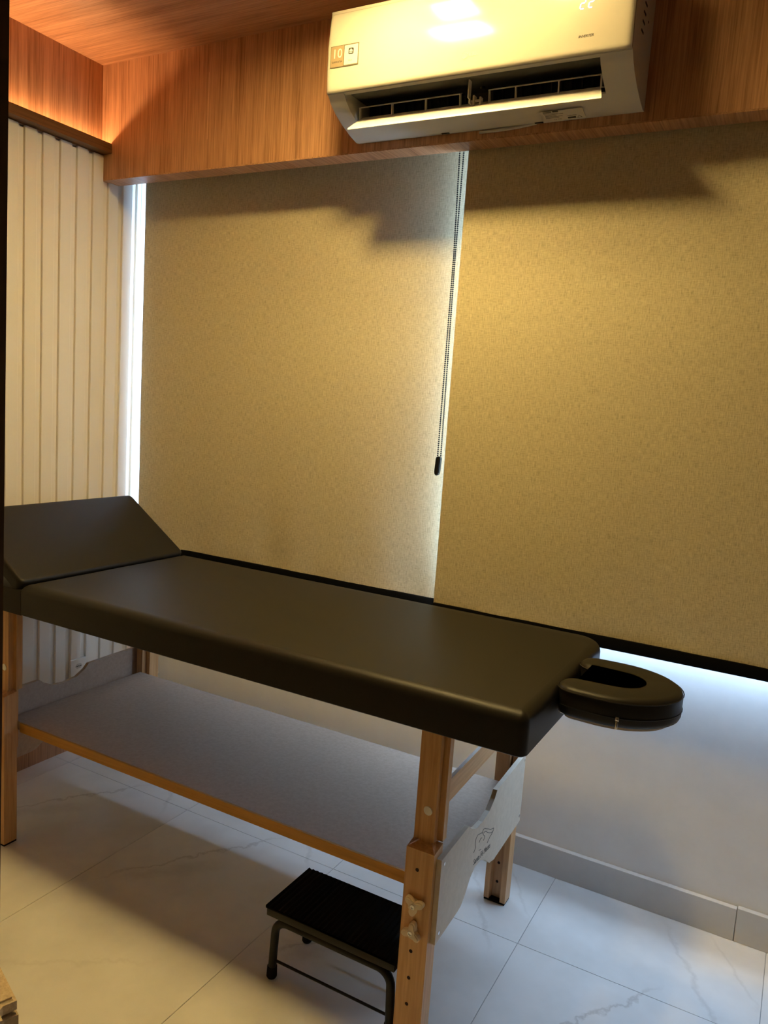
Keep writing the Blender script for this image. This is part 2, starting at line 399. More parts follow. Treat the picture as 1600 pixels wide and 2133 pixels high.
# ------------------------------------------------------------------ ceiling downlights
def downlight(x, y, s, label, m, depth=0.008):
    t = thing('downlight', label, 'ceiling light', (x, y, CEIL-0.004), 'recessed downlights in front of the air conditioner')
    h = s/2 - 0.0005; w = 0.004
    bm = bmesh.new(); bx(bm, x-h-0.006, x+h+0.006, y-h-0.006, y-h+w, CEIL-0.003, CEIL-0.0004); bx(bm, x-h-0.006, x+h+0.006, y+h-w, y+h+0.006, CEIL-0.003, CEIL-0.0004)
    bx(bm, x-h-0.006, x-h+w, y-h+w, y+h-w, CEIL-0.003, CEIL-0.0004); bx(bm, x+h-w, x+h+0.006, y-h+w, y+h-w, CEIL-0.003, CEIL-0.0004)
    obj('frame', bm, M_white, t)
    bm = bmesh.new(); z0, z1 = CEIL-0.0004, CEIL+depth
    bx(bm, x-h, x+h, y-h, y-h+w, z0, z1); bx(bm, x-h, x+h, y+h-w, y+h, z0, z1); bx(bm, x-h, x-h+w, y-h+w, y+h-w, z0, z1); bx(bm, x+h-w, x+h, y-h+w, y+h-w, z0, z1)
    obj('baffle', bm, M_acin, t)
    box('diffuser', x-h, x+h, y-h, y+h, CEIL+depth, CEIL+depth+0.004, m, t)
for (x, y, s_), lab in zip(LIGHTS, ('small square recessed downlight in front of the middle of the air conditioner', 'larger square recessed downlight reflected in the air conditioner front', 'small square recessed downlight at the right end of the air conditioner')):
    downlight(x, y, s_, lab, M_lamp if s_ > 0.15 else M_lamp_dim)

# ------------------------------------------------------------------ roller blinds
def blind(x0, x1, y, z0, z1, seed, label, ripple, ty=0.016):
    t = thing('roller_blind', label, 'blind', ((x0+x1)/2, y, z0-0.03), 'linen roller blinds')
    rnd = random.Random(seed)
    nx, nz = 90, 60; bm = bmesh.new(); V = []
    ph = [rnd.uniform(0, 6.28) for _ in range(6)]
    for j in range(nz+1):
        f = j/nz; z = z0 + (z1-z0)*f; row = []
        for i in range(nx+1):
            x = x0 + (x1-x0)*i/nx
            low = max(0.0, 1-(z-z0)/0.55)
            w = 0.0032*math.sin(x*9+ph[0])*(0.3+low) + 0.0022*math.sin(x*21+ph[1]+2.5*z)*low + 0.0016*math.sin(x*33+z*7+ph[2])*low*low
            w += 0.004*math.exp(-((z-z0-0.05)/0.03)**2)*math.sin(x*13+ph[3])*0.6
            row.append(bm.verts.new((x, y + ripple*w, z)))
        V.append(row)
    for j in range(nz):
        for i in range(nx): bm.faces.new((V[j][i], V[j][i+1], V[j+1][i+1], V[j+1][i]))
    o = obj('fabric', bm, M_linen, t, smooth=True)
    me2 = o.data.copy(); me2.name = 'lining'; me2.materials.clear(); me2.materials.append(M_lining)
    for v in me2.vertices: v.co.y += 0.0012
    l_ = bpy.data.objects.new('lining', me2); COL.objects.link(l_); l_.parent = t; l_['label'] = 'white blackout lining on the back of the fabric'
    box('bottom_rail', x0+0.002, x1-0.002, y-0.006, y+0.004, z0-0.031, z0+0.004, M_rail, t, 0.002)
    bm = bmesh.new(); cyl(bm, (x0, y+ty, z1), (1, 0, 0), 0.016, x1-x0, 20); obj('roller_tube', bm, M_white, t, smooth=True)
    return t
bl = blind(0.0600, 1.50, -0.022, 0.8115, 2.29, 3, 'left linen roller blind with the black bead chain, tucked behind the other blind', 1.0, -0.016)
brt = blind(1.4445, 3.02, -0.100, 0.8205, 2.29, 8, 'right linen roller blind hanging behind the air conditioner, in front of the other blind', 0.8)
# bead chain and weight
def strand(xt, xm, xb):
    return [(xt + (xm-xt)*min(1, (2.25-z)/0.35) if z > 1.9 else xm + (xb-xm)*(1.9-z)/0.615, z) for z in [2.25 - 0.0062*i for i in range(int((2.25-1.285)/0.0062)+1)]]
bm = bmesh.new()
for a in (strand(1.405, 1.4125, 1.4105), strand(1.4195, 1.4175, 1.4215)):
    for x, z in a: bmesh.ops.create_icosphere(bm, subdivisions=1, radius=0.0029, matrix=Matrix.Translation((x, -0.078, z)))
    tube(bm, [(x, -0.078, z) for x, z in a[::20]], 0.0006, 5)
obj('bead_chain', bm, M_blackplast, bl, smooth=True, kind='stuff', label='black bead pull chain')
bm = bmesh.new()
pts = [(1.4105, 1.286), (1.4215, 1.286), (1.4235, 1.281), (1.4215, 1.234), (1.416, 1.2255), (1.4085, 1.2265), (1.405, 1.235), (1.4075, 1.281)]
A, B, fs = prism(bm, pts, 'y', -0.086, -0.070)
bmesh.ops.bevel(bm, geom=list(bm.edges), offset=0.0022, segments=2, affect='EDGES')
obj('chain_weight', bm, M_blackplast, bl, smooth=True, label='black plastic chain weight')

# ------------------------------------------------------------------ air conditioner
AX0, AX1 = 1.12, 1.96
ac = thing('air_conditioner', 'white wall-mounted split air conditioner with open flap on the wood soffit', 'air conditioner', (1.54, -0.29, 2.21))
# casing: two end blocks with the full side outline, top cover and belly between them, so that the air outlet is a real opening
side = [(-0.1885, 2.505), (-0.1885, 2.213), (-0.205, 2.2105), (-0.245, 2.2195), (-0.29, 2.2345), (-0.330, 2.2525), (-0.355, 2.270), (-0.366, 2.2835), (-0.372, 2.2865), (-0.372, 2.495), (-0.36, 2.503)]
OX0, OX1 = 1.172, 1.884        # outlet
for a, b in ((AX0, OX0), (OX1, AX1)):
    bm = bmesh.new(); prism(bm, side, 'x', a, b)
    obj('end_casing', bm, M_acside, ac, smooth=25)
bm = bmesh.new()
prism(bm, [(-0.1885, 2.505), (-0.1885, 2.302), (-0.335, 2.302), (-0.345, 2.293), (-0.36, 2.2855), (-0.372, 2.2875), (-0.372, 2.495), (-0.36, 2.503)], 'x', OX0, OX1)
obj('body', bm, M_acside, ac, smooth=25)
box('outlet_liner', OX0, OX1, -0.336, -0.2205, 2.2965, 2.3015, M_acin, ac)
bm = bmesh.new()
prism(bm, [(-0.1885, 2.213), (-0.205, 2.2105), (-0.245, 2.2195), (-0.283, 2.2322), (-0.283, 2.236), (-0.23, 2.245), (-0.1885, 2.25)], 'x', OX0, OX1)
obj('belly', bm, M_acside, ac, smooth=25)
bm = bmesh.new(); bx(bm, OX0, OX1, -0.2255, -0.2205, 2.243, 2.301)
obj('outlet_back', bm, M_acin, ac)
for k in range(26):
    if k == 12 or k == 13: continue
    x = OX0+0.02+k*(OX1-OX0-0.04)/25
    bm = bmesh.new(); prism(bm, [(-0.228, 2.249), (-0.228, 2.2963), (-0.250, 2.2963), (-0.244, 2.27)], 'x', x-0.001, x+0.001)
    obj('fin', bm, M_acin, ac)
# front panel, gently curved, rounded corners
def front_panel():
    bm = bmesh.new()
    zs = [2.2875, 2.2895, 2.294] + [2.30 + 0.19*i/16 for i in range(17)] + [2.497, 2.501, 2.504]
    def yy(z):
        f = (z-2.2875)/0.2165
        b = -0.3835 - 0.0065*math.sin(math.pi*min(1, f*1.05)) + 0.004*f
        if z > 2.485: b += 0.02*((z-2.485)/0.019)**2.2
        if z < 2.294: b += 0.004*((2.294-z)/0.0065)**2
        return b
    xs = [AX0+0.0005, AX0+0.0025, AX0+0.006, AX0+0.012] + [AX0+0.02+(AX1-AX0-0.04)*i/40 for i in range(41)] + [AX1-0.012, AX1-0.006, AX1-0.0025, AX1-0.0005]
    F = []; Bk = []
    for z in zs:
        rf, rb = [], []
        for x in xs:
            e = min(x-AX0, AX1-x); y = yy(z) + (0.006*(1-min(1, e/0.012))**2)
            rf.append(bm.verts.new((x, y, z))); rb.append(bm.verts.new((x, -0.3725, z)))
        F.append(rf); Bk.append(rb)
    n, k = len(zs), len(xs)
    for j in range(n-1):
        for i in range(k-1):
            bm.faces.new((F[j][i], F[j][i+1], F[j+1][i+1], F[j+1][i])); bm.faces.new((Bk[j][i], Bk[j+1][i], Bk[j+1][i+1], Bk[j][i+1]))
    for i in range(k-1):
        bm.faces.new((F[0][i], Bk[0][i], Bk[0][i+1], F[0][i+1])); bm.faces.new((F[-1][i], F[-1][i+1], Bk[-1][i+1], Bk[-1][i]))
    for j in range(n-1):
        bm.faces.new((F[j][0], F[j+1][0], Bk[j+1][0], Bk[j][0])); bm.faces.new((F[j][-1], Bk[j][-1], Bk[j+1][-1], F[j+1][-1]))
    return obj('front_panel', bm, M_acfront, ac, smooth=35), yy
fp, FY = front_panel()
# slot lines on the sides
for k in range(7):
    z = 2.49 - 0.022*k
    for sx in (AX1+0.0003,):
        bm = bmesh.new(); v = bx(bm, sx-0.001, sx+0.0006, -0.285-0.004*k, -0.262-0.004*k, z-0.004, z+0.001)
        obj('vent_slot', bm, M_slot, ac)
bm = bmesh.new(); cyl(bm, (AX1-0.0005, -0.245, 2.40), (1, 0, 0), 0.003, 0.0012, 12); obj('screw', bm, M_slot, ac)
# flap
fb, ff = Vector((0, -0.284, 2.2475)), Vector((0, -0.334, 2.2045))
bm = bmesh.new()
n = 8; top = []; bot = []
for i in range(n+1):
    f = i/n; p = fb.lerp(ff, f); sag = 0.001*math.sin(math.pi*f)
    top.append((p.y, p.z+0.002+sag)); bot.append((p.y-0.001, p.z-0.002+sag))
A, B, fs = prism(bm, top + bot[::-1], 'x', OX0+0.006, OX1-0.006)
for v in bm.verts:                                   # the ends slant outwards towards the front lip
    f = (fb.y - v.co.y)/(fb.y - ff.y); d = -0.010 + 0.022*max(0, min(1, f))
    v.co.x += (-d if v.co.x < 1.5 else d)*0.8
fl_ = obj('flap', bm, M_white, ac, smooth=30)
def vane(x0, x1, posts):
    """open frame on the flap: tilted upper blade, end posts and dividers"""
    bm = bmesh.new()
    prism(bm, [(-0.302, 2.2685), (-0.262, 2.2875), (-0.262, 2.2895), (-0.302, 2.2715)], 'x', x0, x1)
    for v in bm.verts:
        if v.co.y > -0.28: v.co.x += 0.010 if v.co.x < (x0+x1)/2 else -0.010
    obj('vane_blade', bm, M_white, ac)
    for x in [x0+0.0013, x1-0.0013] + posts:
        bm = bmesh.new()
        prism(bm, [(-0.3005, 2.2695), (-0.292, 2.2735), (-0.288, 2.2475), (-0.297, 2.2390)], 'x', x-0.0013, x+0.0013)
        obj('vane_post', bm, M_white, ac)
    bm = bmesh.new(); prism(bm, [(-0.2835, 2.2465), (-0.262, 2.2545), (-0.262, 2.2565), (-0.2835, 2.2490)], 'x', x0, x1)
    obj('vane_base', bm, M_white, ac)
vane(1.182, 1.497, [1.288, 1.393]); vane(1.578, 1.874, [1.652, 1.766])
# hinge in the middle
bm = bmesh.new()
bx(bm, 1.528, 1.531, -0.322, -0.306, 2.250, 2.2955); bx(bm, 1.528, 1.531, -0.312, -0.288, 2.240, 2.2515); bx(bm, 1.5355, 1.541, -0.305, -0.288, 2.236, 2.262, 0.001); bx(bm, 1.554, 1.559, -0.303, -0.288, 2.236, 2.257, 0.001)
cyl(bm, (1.530, -0.298, 2.249), (1, 0, 0), 0.003, 0.032, 10)
obj('flap_hinge', bm, M_white, ac, smooth=True)
bm = bmesh.new(); cyl(bm, (1.551, -0.27, 2.29), (0, -1, -0.3), 0.005, 0.02, 10, 0.003); obj('flap_pin', bm, M_acin, ac, smooth=True)
# rear notch clips under the belly
for x in (1.415, 1.69):
    bm = bmesh.new(); prism(bm, [(x-0.012, 2.2095), (x+0.012, 2.2095), (x+0.007, 2.2155), (x-0.007, 2.2155)], 'y', -0.206, -0.1995)
    obj('clip_notch', bm, M_slot, ac)
# texts on the front
def front_at(x, z, d=0.0004): return (x, FY(z)-d, z)
def put(name, bm, x, z, m, d=0.0004, parent=None, tilt=0.0):
    return obj(name, on(bm, frame(front_at(x, z, d), (1, 0, 0), (0, 0.02, 1))), m, parent or ac)
put('inverter_lettering', text_bm('INVERTER', 0.0082, 0.0004, 0.25), 1.851, 2.326, M_ink)
lg = put('logo_lettering', text_bm('Midea', 0.0135, 0.0004), 1.560, 2.327, M_silver)
bm = bmesh.new(); ring(bm, (0, 0, 0), (0, 0, 1), 0.0085, 0.0014, 0.0004, 24); put('logo_ring', bm, 1.541, 2.327, M_silver)
# seven-segment 22
def seg22(x):
    bm = bmesh.new(); w, h, t = 0.0105, 0.0125, 0.0024
    def hb(z): bx(bm, -w/2+t*0.6, w/2-t*0.6, z-t/2, z+t/2, 0, 0.0004)
    def vb(xx, z): bx(bm, xx-t/2, xx+t/2, z-h/2+t*0.55, z+h/2-t*0.55, 0, 0.0004)
    hb(h); hb(0); hb(-h); vb(w/2, h/2); vb(-w/2, -h/2)
    for v in bm.verts: v.co.x += 0.12*v.co.y
    put('display_digit', bm, x, 2.3995, M_digit)
seg22(1.8375); seg22(1.8575)
# sticker
st = box('sticker', 1.1335, 1.2245, FY(2.378)-0.0009, FY(2.378)-0.0002, 2.349, 2.4055, M_tanframe, ac)
SY = FY(2.378)-0.0010
def sput(name, bm, x, z, m, d=0.0): return obj(name, on(bm, frame((x, SY-d, z), (1, 0, 0), (0, 0, 1))), m, st)
def rect(w, h, t=0.0003):
    bm = bmesh.new(); bx(bm, -w/2, w/2, -h/2, h/2, 0, t); return bm
sput('print_left', rect(0.041, 0.053), 1.156, 2.3773, M_tan); sput('print_right', rect(0.043, 0.050), 1.2005, 2.3773, M_paper)
sput('number', text_bm('10', 0.034, 0.0004), 1.156, 2.3835, M_paper, 0.0004); sput('word', text_bm('GARANTIA', 0.0068, 0.0004), 1.156, 2.363, M_ink, 0.0004)
bm = bmesh.new(); prism(bm, [(-0.008, -0.006), (-0.006, -0.008), (0.006, -0.008), (0.008, -0.006), (0.008, 0.006), (0.006, 0.008), (-0.006, 0.008), (-0.008, 0.006)], 'z', 0, 0.0004)
sput('icon', bm, 1.2005, 2.386, M_ink, 0.0004)
bm = bmesh.new(); prism(bm, [(-0.0055, 0.001), (0, 0.006), (0.0055, 0.001), (0.0055, -0.001), (-0.0055, -0.001)], 'z', 0, 0.0003); bx(bm, -0.005, 0.005, -0.0052, -0.0025, 0, 0.0003)
sput('icon_house', bm, 1.2005, 2.386, M_paper, 0.0009)
sput('small_print', text_bm('Wi-Fi', 0.0055, 0.0003), 1.1985, 2.362, M_inkgrey, 0.0004)
# rating label under the belly (code square left out)
def belly_frame(x, f):   # f 0 front .. 1 rear
    y = -0.252 + 0.044*f; z = 2.2185 + (-0.2495-(-0.252))*0 - 0.0088*f - 0.0012
    return frame((x, y, z), (1, 0, 0), (0, -0.98, 0.2))
lb = obj('rating_label', on(rect(0.112, 0.046, 0.0003), belly_frame(1.762, 0.5)), M_label, ac)
def lput(name, bm, x, f, m): return obj(name, on(bm, belly_frame(x, f)), m, lb)
lput('print_block', rect(0.022, 0.005, 0.0008), 1.725, 0.08, M_inkgrey); lput('print_block', rect(0.015, 0.006, 0.0008), 1.747, 0.06, M_ink)
for i, (w, f, xo) in enumerate(((0.038, 0.22, 1.733), (0.05, 0.33, 1.740), (0.03, 0.44, 1.731), (0.046, 0.55, 1.738), (0.036, 0.66, 1.733))):
    lput('print_line', rect(w, 0.0011, 0.0008), xo, f, M_inkgrey)
lput('print_line', rect(0.024, 0.0012, 0.0008), 1.785, 0.62, M_inkgrey)
lput('approval_marks', text_bm('CE 230', 0.007, 0.0008), 1.745, 0.86, M_inkgrey)
lput('refrigerant_box', rect(0.021, 0.0065, 0.0008), 1.783, 0.82, M_ink); lput('refrigerant_text', text_bm('R-32', 0.0062, 0.0012), 1.783, 0.82, M_label)
bm = bmesh.new()
for a, b in (((-0.006, -0.004), (0.006, -0.004)), ((0.006, -0.004), (0, 0.0055)), ((0, 0.0055), (-0.006, -0.004))): tube(bm, [(a[0], a[1], 0.0006), (b[0], b[1], 0.0006)], 0.0004, 6)
lput('warning_triangle', bm, 1.803, 0.80, M_ink)
# pipe sleeve lying below the unit
bm = bmesh.new(); tube(bm, [(1.515, -0.1935, 2.2055), (1.57, -0.1935, 2.2062), (1.63, -0.1935, 2.2085), (1.68, -0.1935, 2.2125)], [0.0035, 0.0045, 0.004, 0.003], 10)
obj('pipe_sleeve', bm, M_acside, ac, smooth=True)

# ------------------------------------------------------------------ massage table
mt = thing('massage_table', 'massage table with black vinyl top, raised backrest, face cradle and pine legs', 'massage table', (1.09, -0.53, 0))
TZ0, TZ1 = 0.750, 0.845
def cushion(bm, x0, x1, y0, y1, z0, z1, rc, re, seg=5):
    """padded slab: rounded plan corners rc=(four), soft top edge re, slight crown"""
    corners = [(x0, y0, rc[0], math.pi), (x1, y0, rc[1], 1.5*math.pi), (x1, y1, rc[2], 0), (x0, y1, rc[3], 0.5*math.pi)]
    def loop(ins):
        P = []
        for cx, cy, r, a in corners:
            sx = 1 if cx == x0 else -1; sy = 1 if cy == y0 else -1
            r2 = max(r-ins, 0.003); c = (cx + sx*(ins+r2), cy + sy*(ins+r2))
            P += arc_pts(c, r2, a, a+math.pi/2, 6)
        return P
    rings = []
    def add(ins, z): rings.append([bm.verts.new((x, y, z)) for x, y in loop(ins)])
    add(0.006, z0); add(0.0, z0+0.004)
    add(0, z0 + (z1-z0)*0.35)
    for i in range(seg+1):
        a = math.pi/2*i/seg; add(re*(1-math.cos(a)), z1 - re + re*math.sin(a))
    n = len(rings[0])
    for A, B in zip(rings, rings[1:]):
        for i in range(n): bm.faces.new((A[i], A[(i+1) % n], B[(i+1) % n], B[i]))
    bm.faces.new(rings[0][::-1]); bm.faces.new(rings[-1])
bm = bmesh.new(); cushion(bm, 0.470, 2.012, -0.862, -0.188, TZ0, TZ1, (0.004, 0.02, 0.075, 0.004), 0.026)
obj('mattress', bm, M_leather, mt, smooth=50)
box('head_base', 0.165, 0.4705, -0.8615, -0.1885, TZ0, 0.826, M_leather, mt, 0.003)
# raised backrest pad
bm = bmesh.new(); L = 0.335; cushion(bm, 0, L, -0.862, -0.188, 0, 0.042, (0.02, 0.02, 0.02, 0.02), 0.012)
ang = math.radians(33.5)
bm.transform(Matrix.Translation((0.474, 0, 0.850)) @ Matrix.Rotation(ang, 4, 'Y') @ Matrix.Translation((-L, 0, -0.042)))
obj('backrest', bm, M_leather, mt, smooth=50)
# backrest prop
bm = bmesh.new(); bx(bm, 0.235, 0.255, -0.56, -0.49, 0.825, 0.955); obj('backrest_prop', bm, M_pine, mt)
# legs
def lower_leg(x0, x1, yo, s):
    """U-shaped sleeve; yo outer face, s = +1 when the outer face looks to -y"""
    o_ = yo; i_ = yo + s*0.044; g = yo + s*0.024
    out = [(x0, o_), (x1, o_), (x1, i_), (x1-0.016, i_), (x1-0.018, g), (x0+0.018, g), (x0+0.016, i_), (x0, i_)]
    bm = bmesh.new(); A, B, fs = prism(bm, out, 'z', 0.006, 0.492)
    for v in B:
        if abs(v.co.y-o_) < 1e-6: v.co.z = 0.484
    leg = obj('lower_leg', bm, M_pine, mt)
    bm = bmesh.new(); prism(bm, [(x0+0.001, o_+s*0.001), (x1-0.001, o_+s*0.001), (x1-0.001, i_), (x0+0.001, i_)], 'z', 0, 0.006)
    obj('rubber_foot', bm, M_rubber, leg)
    return leg
def upper_post(x0, x1, yo, s, strip):
    o_ = yo + s*0.0245; i_ = yo + s*0.062
    bm = bmesh.new(); bx(bm, x0+0.019, x1-0.019, min(o_, i_), max(o_, i_), 0.30, 0.4955)
    a, b = (x0+0.004, x1-0.015) if strip > 0 else (x0+0.015, x1-0.004)
    bx(bm, a, b, min(o_, i_), max(o_, i_), 0.4955, 0.7495)
    c, d = (b, x1-0.001) if strip > 0 else (x0+0.001, a)
    o2 = yo + s*0.042; bx(bm, c, d, min(o2, i_), max(o2, i_), 0.4955, 0.7495)
    return obj('upper_post', bm, M_pine, mt)
def knob(parent, x, y, z, rot, s=1):
    bm = bmesh.new(); pts = []
    for k in range(36):
        a = 2*math.pi*k/36; r = 0.0165 + 0.0085*math.cos(3*(a+rot)); pts.append((x + r*math.cos(a), z + r*math.sin(a)))
    A, B, fs = prism(bm, pts, 'y', y, y - s*0.016)
    bmesh.ops.bevel(bm, geom=[e for e in bm.edges if abs(e.verts[0].co.y-e.verts[1].co.y) < 1e-6], offset=0.003, segments=2, affect='EDGES')
    k_ = obj('knob', bm, M_knob, parent, smooth=40)
    b2 = bmesh.new(); ring(b2, (x, y - s*0.0162, z), (0, -s, 0), 0.0052, 0.0018, 0.0014, 16); cyl(b2, (x, y - s*0.0158, z), (0, -s, 0), 0.0034, 0.0006, 12)
    obj('knob_bolt', b2, M_chrome, parent, smooth=True)
def leg_set(x0, x1, yo, s, strip):
    xm = (x0+x1)/2
    leg = lower_leg(x0, x1, yo, s); up = upper_post(x0, x1, yo, s, strip)
    knob(leg, xm-0.001, yo-s*0.0004, 0.360, math.radians(98), s); knob(leg, xm-0.002, yo-s*0.0004, 0.297, math.radians(-82), s)
    for z in (0.438, 0.244, 0.179, 0.115, 0.055):
        b = bmesh.new(); cyl(b, (xm-0.004, yo + s*0.001, z), (0, -s, 0), 0.0042, 0.0014, 14); obj('peg_hole', b, M_hole, leg)
        if 0.1 < z < 0.3 or z < 0.06:
            b = bmesh.new(); cyl(b, (xm-0.002, yo + s*0.0235, z), (0, s, 0), 0.0042, 0.0012, 14); obj('peg_hole', b, M_hole, leg)
    b = bmesh.new(); y = yo + s*0.0245
    cyl(b, (xm, y, 0.566), (0, -s, 0), 0.0092, 0.0016, 20); ring(b, (xm, y, 0.566), (0, -s, 0), 0.0105, 0.002, 0.001, 20)
    obj('bolt', b, M_chrome, up, smooth=True)
leg_set(1.771, 1.838, -0.866, 1, 1); leg_set(0.336, 0.403, -0.866, 1, 1)
leg_set(1.748, 1.814, -0.200, -1, 1); leg_set(0.306, 0.372, -0.200, -1, 1)
# cross rails between front and rear posts
for a in ((1.795, 1.778),):
    bm = bmesh.new(); v = bx(bm, a[0], a[0]+0.009, -0.804, -0.262, 0.530, 0.586)
    for q in v:
        if q.co.y > -0.5: q.co.x += a[1]-a[0]
    obj('cross_rail', bm, M_pine_y, mt)
# shelf with yellow front edge
box('shelf', 0.345, 1.812, -0.806, -0.264, 0.358, 0.3855, M_mdf, mt)
box('shelf_edge', 0.4035, 1.770, -0.8125, -0.8065, 0.356, 0.3855, M_edge, mt)
# end panels with scalloped edges
def end_panel(xf, xb, th, name_logo):
    yf, yb = -0.852, -0.222; c = (yf+yb)/2 - 0.03
    top = [(yf, 0.470), (c-0.118, 0.470), (c-0.098, 0.4535), (c-0.062, 0.4365), (c-0.015, 0.4315), (c+0.035, 0.4365), (c+0.07, 0.4535), (c+0.088, 0.470), (yb, 0.470)]
    bot = [(yb, 0.264), (c+0.115, 0.264), (c+0.075, 0.2745), (c+0.04, 0.301), (c, 0.322), (c-0.045, 0.3285), (c-0.075, 0.316), (c-0.105, 0.287), (c-0.13, 0.272), (c-0.15, 0.270), (yf, 0.270)]
    def dense(P):
        out = []
        for k in range(len(P)-1):
            p0, p1, p2, p3 = P[max(k-1, 0)], P[k], P[k+1], P[min(k+2, len(P)-1)]
            flat = abs(p1[1]-p2[1]) < 0.0025 and abs(p1[0]-p2[0]) > 0.12
            for i in range(1 if flat else 5):
                t = i/5
                if flat: out.append(p1); continue
                q = [0.5*((2*p1[j]) + (-p0[j]+p2[j])*t*0.6 + (2*p0[j]*0-0)*0) for j in (0, 1)]
                q = [p1[j]+(p2[j]-p1[j])*t for j in (0, 1)]
                out.append(tuple(q))
        out.append(P[-1]); return out
    if not name_logo: bot = [(a, b-0.035) for a, b in bot]
    pts = dense(top) + dense(bot)
    bm = bmesh.new(); prism(bm, pts, 'x', 0, th)
    for v in bm.verts: v.co.x += xf + (xb-xf)*(v.co.y-yf)/(yb-yf)
    p = obj('end_panel', bm, M_mdf_white if name_logo else M_mdf, mt)
    X = lambda y: xf + (xb-xf)*(y-yf)/(yb-yf) + th
    for y, z in ((yf+0.016, 0.455), (yf+0.016, 0.290), (yb-0.012, 0.455), (yb-0.012, 0.285)):
        b = bmesh.new(); cyl(b, (X(y)-0.0005 if name_logo else X(y)-th-0.0012, y, z), (1, 0, 0), 0.0042, 0.0017, 12); obj('screw', b, M_chrome, p, smooth=True)
    return p, X
ep, EX = end_panel(1.8385, 1.8165, 0.012, True)
end_panel(0.324, 0.294, 0.012, False)
# branded engraving: the leaf-like line drawing and the lettering
strokes = [[(-0.634,0.376),(-0.622,0.384),(-0.628,0.396),(-0.624,0.409),(-0.612,0.412),(-0.590,0.405),(-0.576,0.401)],
           [(-0.580,0.400),(-0.571,0.406),(-0.558,0.403),(-0.548,0.397),(-0.528,0.387),(-0.508,0.375),(-0.494,0.371),(-0.482,0.367),(-0.484,0.361),(-0.495,0.361),(-0.512,0.368),(-0.532,0.379),(-0.546,0.389),(-0.558,0.394),(-0.572,0.395),(-0.562,0.386),(-0.554,0.380),(-0.557,0.375),(-0.563,0.373)],
           [(-0.484,0.361),(-0.497,0.357),(-0.509,0.356),(-0.520,0.352),(-0.529,0.349)],
           [(-0.598,0.385),(-0.588,0.390),(-0.577,0.387)], [(-0.592,0.361),(-0.577,0.356)]]
for s in strokes:
    bm = bmesh.new(); tube(bm, [(EX(y)+0.0001, y, z) for y, z in s], 0.0009, 6); obj('engraved_line', bm, M_inkgrey, ep, smooth=True)
yc = -0.563
obj('engraved_lettering', on(text_bm('Santa Fé Macas', 0.0215, 0.0006), frame((EX(yc)+0.0002, yc, 0.3375), ((1.8165-1.8385)/0.63, 1, -0.135), (0, 0.135, 1))), M_inkgrey, ep)
# face cradle
fc_out = arc_pts((2.052, -0.613), 0.047, math.pi*0.5, math.pi*1.5, 10)
E_ = [(2.10 + 0.157*math.cos(a), -0.52 + 0.140*math.sin(a)) for a in [(-0.5 + i/22)*math.pi for i in range(23)]]
fc_out = fc_out[::1]
near_tip = arc_pts((2.047, -0.6125), 0.0455, 0.5*math.pi, 1.5*math.pi, 10)      # inner corner -> outer corner
far_tip = arc_pts((2.047, -0.4275), 0.0455, 0.5*math.pi, 1.5*math.pi, 10)
inner = arc_pts((2.118, -0.52), 0.0425, 0.5*math.pi, -0.5*math.pi, 12)          # slot end, far side -> near side
outline = near_tip + [(2.075, -0.6595)] + E_ [0:] + [(2.075, -0.3805)] + far_tip + [(2.08, -0.474)] + inner + [(2.08, -0.566)]
def inset(P, d):
    n = len(P); out = []
    for i in range(n):
        a, b, c = Vector(P[i-1]), Vector(P[i]), Vector(P[(i+1) % n])
        t = ((b-a).normalized() + (c-b).normalized())
        t = t.normalized() if t.length > 1e-6 else (c-b).normalized()
        out.append((b.x - t.y*d, b.y + t.x*d))
    return out
def dedupe(P):
    out = []
    for p in P:
        if not out or math.dist(p, out[-1]) > 0.0025: out.append(p)
    if math.dist(out[0], out[-1]) < 0.0025: out.pop()
    return out
outline = dedupe(outline)
area = sum(a[0]*b[1]-b[0]*a[1] for a, b in zip(outline, outline[1:]+outline[:1]))
if area < 0: outline = outline[::-1]
CZ0, CZ1 = 0.780, 0.847
bm = bmesh.new(); rings = []
for ins, z in ((0.010, CZ0), (0.003, CZ0+0.004), (0.0, CZ0+0.012), (0.0, CZ1-0.014), (0.0025, CZ1-0.007), (0.008, CZ1-0.002), (0.016, CZ1)):
    rings.append([bm.verts.new((x, y, z)) for x, y in inset(outline, ins)])
n = len(outline)
for A, B in zip(rings, rings[1:]):
    for i in range(n): bm.faces.new((A[i], A[(i+1) % n], B[(i+1) % n], B[i]))
bm.faces.new(rings[0][::-1]); bm.faces.new(rings[-1])
bmesh.ops.triangulate(bm, faces=[f for f in bm.faces if len(f.verts) > 4])
fcr = obj('face_cradle', bm, M_leather, mt, smooth=50)
bm = bmesh.new(); tube(bm, [(x, y, CZ1-0.009) for x, y in inset(outline, -0.0005)], 0.0014, 6, closed=True); obj('piping', bm, M_leather, fcr, smooth=True)
bm = bmesh.new(); tube(bm, [(x, y, CZ0+0.024) for x, y in inset(outline, -0.0006)], 0.0013, 6, closed=True); obj('zip', bm, M_blackplast, fcr, smooth=True)
bm = bmesh.new(); y = -0.6585; bx(bm, 2.142, 2.150, y-0.0045, y-0.0015, CZ0+0.020, CZ0+0.030, 0.001); bx(bm, 2.1435, 2.1485, y-0.005, y-0.0032, CZ0+0.002, CZ0+0.021, 0.0006)
obj('zip_pull', bm, M_chrome, fcr, smooth=True)
bm = bmesh.new()
P2 = inset(outline, 0.020); A, B, fs = prism(bm, P2, 'z', CZ0-0.009, CZ0-0.0005)
bmesh.ops.triangulate(bm, faces=[f for f in bm.faces if len(f.verts) > 4])
obj('cradle_board', bm, M_mdf_white, fcr)
